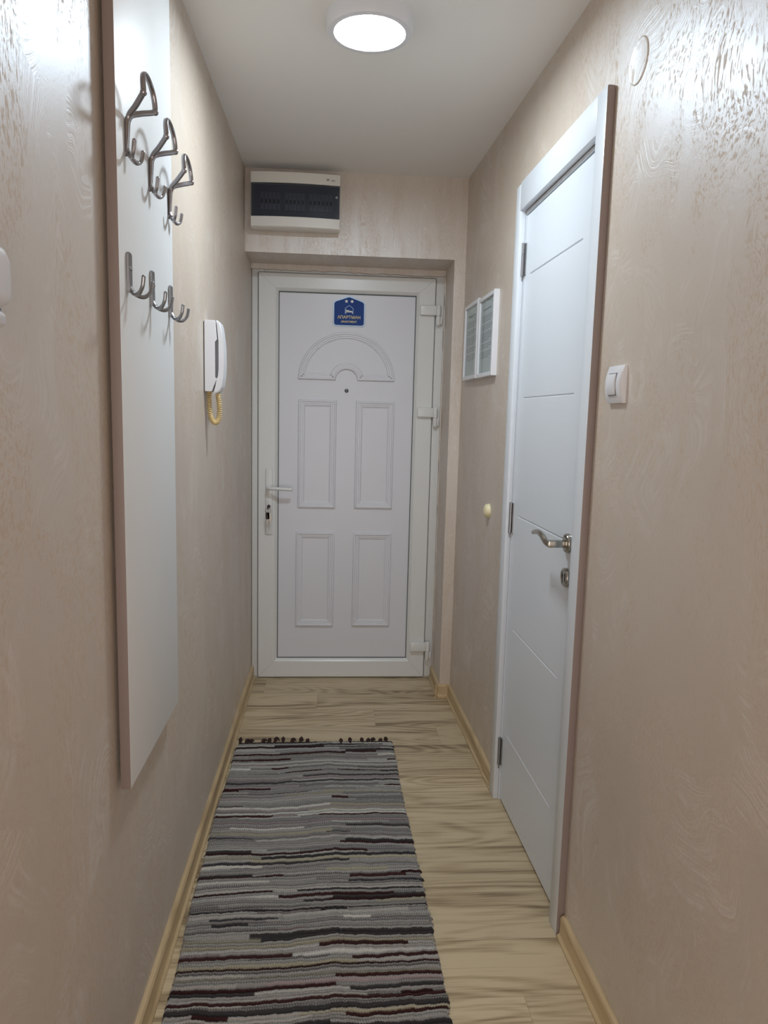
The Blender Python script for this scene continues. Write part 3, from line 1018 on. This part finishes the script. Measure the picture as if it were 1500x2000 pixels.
# ------------------------------------------------------------------ framed notices
def notice(u0, u1, z0, z1, label, dark_line):
    wd, ht = u1 - u0, z1 - z0
    T = thing('framed_notice', label, 'picture frame', RW((u0 + u1) / 2, 0, z0), ANG_R, 'framed notices on the right wall')
    x0, x1_ = -wd / 2, wd / 2
    FW = .016
    bm = NB()
    o = [(x0, 0), (x1_, 0), (x1_, ht), (x0, ht)]
    i1 = exp(o, -FW)
    i1 = [(x0 + FW, FW), (x1_ - FW, FW), (x1_ - FW, ht - FW), (x0 + FW, ht - FW)]
    rg = [loop(bm, o, 0), loop(bm, o, -.018), loop(bm, exp(o, -.0015), -.020), loop(bm, exp(i1, .0015), -.020), loop(bm, i1, -.018), loop(bm, i1, 0)]
    for A, B in zip(rg, rg[1:] + rg[:1]):
        for k in range(4): bm.faces.new((A[k], A[(k + 1) % 4], B[(k + 1) % 4], B[k]))
    obj('frame', bm, M_PLAST, T, angle=20)
    bm = NB(); box(bm, x0 + FW, x1_ - FW, -.0125, -.001, FW, ht - FW)
    pg = obj('sheet', bm, M_PAPER, T)
    rr = random.Random(3 if dark_line else 5)
    z = ht - .055
    def block(name, lines, lh, gap, z, indent=0.0):
        bm = NB()
        for q in range(lines):
            xx = x0 + FW + .018 + indent
            end = x1_ - FW - .018 - indent - (rr.uniform(.03, .07) if q == lines - 1 and lines > 1 else rr.uniform(0, .01))
            cuts = []
            while xx < end - .004:
                wl = min(rr.uniform(.008, .02), end - xx)
                cuts.append((xx, xx + wl)); xx += wl + .0022
            for a_, b_ in cuts: box(bm, a_, b_, -.0128, -.0124, z, z + lh)
            z -= lh + gap
        obj(name, bm, M_INK, pg)
        return z
    z = block('heading', 1, .0055, .004, z, .03) - .012
    for lines in (4, 3, 5, 3, 4):
        if z < .06 + lines * .0072: break
        z = block('paragraph', lines, .0022, .0048, z) - .008
    if dark_line:
        bm = NB()
        box(bm, .030, .0325, -.0129, -.0124, .035, ht - .075)
        obj('column_rule', bm, M_INK, pg)
    bm = NB(); box(bm, x0 + FW - .001, x1_ - FW + .001, -.0155, -.0142, FW - .001, ht - FW + .001)
    obj('glass_pane', bm, M_GLASS, T)
notice(2.655, 2.905, 1.494, 1.803, 'white framed notice nearer the inner door, right of the two', False)
notice(2.925, 3.180, 1.497, 1.812, 'white framed notice nearer the entrance door, left of the two', True)

# ------------------------------------------------------------------ fuse box on the lintel
FBX = thing('fuse_box', 'white fuse box with dark tinted window above the entrance door', 'fuse box', (.222, YL, 2.118))
bw, fh, fd = .376, .226, .078
bm = NB()
box(bm, -bw / 2 + .006, bw / 2 - .006, -.050, 0, .004, fh - .004, .004)
obj('enclosure', bm, M_PLASTB, FBX)
def bow_y(x, d): return -(d + .014 * (1 - (x / (bw / 2)) ** 2))
def cover_band(z0, z1, d, back, name, mat, parent, nx=20, chamf=False):
    bm = NB()
    fr, br = [], []
    for k in range(nx + 1):
        x = -bw / 2 + bw * k / nx
        col = [bm.verts.new((x, back, z0)), bm.verts.new((x, bow_y(x, d) + (.012 if chamf else 0), z0)),
               bm.verts.new((x, bow_y(x, d), z0 + (.006 if chamf else .0006))), bm.verts.new((x, bow_y(x, d), z1 - .001)), bm.verts.new((x, bow_y(x, d) + .001, z1)), bm.verts.new((x, back, z1))]
        fr.append(col)
    for A, B in zip(fr, fr[1:]):
        for i in range(6): bm.faces.new((A[i], B[i], B[(i + 1) % 6], A[(i + 1) % 6]))
    bm.faces.new(fr[0]); bm.faces.new(fr[-1][::-1])
    return obj(name, bm, mat, parent, angle=30)
cov = cover_band(0, .046, fd, -.048, 'lower_cover', M_PLASTB, FBX, chamf=True)
covt = cover_band(.182, fh, fd, -.048, 'upper_cover', M_PLASTB, FBX)
bm = NB(); box(bm, -bw / 2 + .002, bw / 2 - .002, -.056, -.045, .046, .182)
obj('inner_plate', bm, simple('dark_inner_plate', (.16, .17, .20), .6), FBX)
win = cover_band(.0465, .1815, fd - .003, -.078, 'tinted_window', M_TINT, FBX)
bm = NB()
lathe(bm, [(.0, -.002), (.005, -.0015), (.0055, .001)], 16, 'y', (bw / 2 - .014, bow_y(bw / 2 - .014, fd - .003), .135))
obj('window_latch', bm, M_BREAK, win)
# text-like maker's mark at the top right of the cover: a dark block and a short grey line of marks
bm = NB()
for a, b, c, d in ((.128, .1325, .199, .2065), (.1335, .137, .199, .2065), (.1372, .1425, .2035, .2065), (.139, .1412, .199, .203)):
    box(bm, a, b, bow_y(.135, fd) - .0005, bow_y(.135, fd) + .002, c, d)
for k in range(4):
    box(bm, .150 + k * .0042, .1528 + k * .0042, bow_y(.155, fd) - .0005, bow_y(.155, fd) + .002, .1985, .2035)
obj('printed_mark', bm, M_INK, covt)
br0 = None
k = 0
for x in [-.150 + .0172 * i for i in range(18)]:
    k += 1
    if k in (6, 12): continue
    if br0 is None:
        bm = NB()
        box(bm, x, x + .0158, -.062, -.055, .078, .150, .001)
        br0 = obj('circuit_breaker', bm, M_BREAK, FBX)
        bm = NB()
        box(bm, x + .004, x + .012, -.067, -.061, .104, .120, .001)
        obj('toggle', bm, M_BREAKD, br0)
        bx0 = x
    else:
        o = copy_tree(br0, FBX)
        o.location = (x - bx0, 0, 0)

# ------------------------------------------------------------------ rag rug
RUG = thing('rag_rug', 'striped grey and burgundy woven rag rug on the wooden floor', 'rug', (.35, 1.80, 0))
y_far, y_near = 2.795, .62
def rug_edges(y):
    t = (y_far - y) / (y_far - 1.42)
    xl = .0215 + .013 * t + .004 * math.sin(y * 5.1) + .0025 * math.sin(y * 13)
    xl = max(xl, .0212)
    xrr = .660 + .018 * t + .003 * math.sin(y * 4.3 + 1) 
    if y > y_far - .045: xl += (y - (y_far - .045)) * .35
    return xl, xrr
pitch = .0104
nw = int((y_far - y_near) / pitch)
wid = rng.uniform(.55, 1.5, nw + 1)
wid *= (y_far - y_near) / wid[:nw].sum()
cum = np.concatenate([[0], np.cumsum(wid)])
SUB = 8
warp_p = .0062
nx = int(.64 / warp_p) * 2
PAL = [((.205, .198, .188), .26), ((.130, .124, .122), .18), ((.29, .28, .26), .20), ((.030, .027, .028), .10), ((.030, .012, .011), .10), ((.42, .41, .375), .06), ((.25, .23, .17), .06), ((.20, .165, .165), .04)]
pc_ = np.array([c for c, _ in PAL]) * 1.4; pw = np.array([q for _, q in PAL]); pw /= pw.sum()
rows = nw * SUB + 1
co = np.zeros((rows, nx + 1, 3), np.float32)
cc = np.ones((rows, nx + 1, 4), np.float32)
xs_ = np.linspace(0, 1, nx + 1)
odd = (np.arange(nx + 1) % 2)
weave_phase = np.cumsum(rng.normal(0, .02, nx + 1))
colw, offl, offr, hgt = [], [], [], []
prev = -1
for i in range(nw + 1):
    segs = np.zeros((nx + 1, 3))
    x0 = 0
    while x0 <= nx:
        ln = int(nx * rng.choice([.12, .3, .6, 1.6], p=[.18, .27, .30, .25]) * rng.uniform(.7, 1.3))
        c = rng.choice(len(PAL), p=pw)
        if c == prev or (c in (3, 4) and prev in (3, 4)): c = rng.choice(len(PAL), p=pw)
        prev = c
        segs[x0:x0 + ln] = pc_[c] * rng.uniform(.8, 1.2)
        x0 += max(ln, 3)
    colw.append(segs)
    offl.append(rng.normal(0, .0012)); offr.append(rng.normal(0, .0030)); hgt.append(rng.uniform(.75, 1.25))
wob = np.cumsum(rng.normal(0, .0010, (nx + 1,)))
wob = np.convolve(np.pad(wob, 12, 'edge'), np.ones(25) / 25, 'valid')
wob2 = np.zeros(nx + 1)
warp_col = np.array([.42, .41, .38])
for r in range(rows):
    i = min(r // SUB, nw - 1)
    t = (r - i * SUB) / SUB
    if r % (SUB * 3) == 0:
        nn = rng.normal(0, 1, nx + 1 + 60)
        nn = np.convolve(nn, np.ones(61) / 61, 'valid') * .022
        wob2 = wob2 * .75 + nn
    y = y_far - (cum[i] + t * wid[i])
    xl, xrr = rug_edges(y)
    xl += offl[i] * math.sin(math.pi * t); xl = max(xl, .0208); xrr += offr[i] * math.sin(math.pi * t)
    x = xl + (xrr - xl) * xs_
    prof = math.sin(math.pi * min(max(t, 0), 1)) ** .75
    par = (odd + i) % 2
    dip = 1 - .22 * (par == 1)
    z = .0022 + .0088 * hgt[i] * prof * dip * (.55 + .45 * min(1, wid[i] / .011))
    z = z + .0006 * rng.normal(0, 1, nx + 1) * prof
    z[0] = .001; z[-1] = .001
    z[1] = min(z[1], .006); z[-2] = min(z[-2], .006)
    if r in (0, rows - 1): z[:] = .001
    co[r, :, 0] = x
    co[r, :, 1] = np.clip(y + wob * .6 + wob2, y_near - .02, y_far + .004) if 0 < r < rows - 1 else y + wob * .6 + wob2
    co[r, :, 2] = z
    c = colw[i].copy()
    lum = c.mean(1)
    tick = (par == 1) & (lum > .075) & (.2 < t < .75)
    c[tick] = c[tick] * .4 + warp_col * .6
    dk_ = (par == 0) & (lum > .075) & (.2 < t < .75)
    c[dk_] *= .55
    cc[r, :, :3] = c
# loose ribs: keep rows monotone in y
for r in range(1, rows): co[r, :, 1] = np.minimum(co[r, :, 1], co[r - 1, :, 1] - .0002)
me = bpy.data.meshes.new('rug_weave')
V = rows * (nx + 1)
idx = np.arange(V).reshape(rows, nx + 1)
q = np.stack([idx[:-1, :-1], idx[1:, :-1], idx[1:, 1:], idx[:-1, 1:]], -1).reshape(-1, 4)
me.vertices.add(V)
co2 = co.copy(); co2[:, :, 0] -= .35; co2[:, :, 1] -= 1.80
me.vertices.foreach_set('co', co2.reshape(-1))
me.loops.add(len(q) * 4)
me.loops.foreach_set('vertex_index', q.reshape(-1).astype(np.int32))
me.polygons.add(len(q))
me.polygons.foreach_set('loop_start', np.arange(0, len(q) * 4, 4, dtype=np.int32))
me.polygons.foreach_set('use_smooth', np.ones(len(q), bool))
me.update(calc_edges=True)
at = me.attributes.new('weft', 'FLOAT_COLOR', 'POINT')
at.data.foreach_set('color', cc.reshape(-1))
me.materials.append(M_RUG)
ro = bpy.data.objects.new('rug_weave', me)
COL.objects.link(ro)
ro.parent = RUG
# knotted warp tassels along the far hem
for kx in (.040, .062, .078, .128, .155, .178, .212, .246, .282, .310, .448, .486, .535, .556, .572, .606, .634):
    bm = NB()
    rr = random.Random(int(kx * 1000))
    a = rr.uniform(-.5, .9)
    y0 = y_far - .004
    dx = math.sin(a)
    up = rr.uniform(.014, .024)
    tube(bm, smooth_path([(kx, y0 - .003, .005), (kx + .003 * dx, y0 + .006, up * .7), (kx + .009 * dx, y0 + .014, up), (kx + .017 * dx, y0 + .022, up * .75), (kx + .024 * dx, y0 + .029, .0045)], 5),
         [.0044, .0046, .0050, .0054, .0058, .0062, .0066, .0068, .0066, .0056, .0052, .0048, .0044, .004, .0038, .0036, .0034, .0032, .003, .0027, .0022], 8)
    sphere(bm, (kx + .006 * dx, y0 + .010, up * .8), .0084, 10, (1, 1, 1))
    for v in bm.verts: v.co += Vector((-.35 + rr.uniform(-.0004, .0004), -1.80, 0))
    obj('tassel', bm, M_TASSEL, RUG)
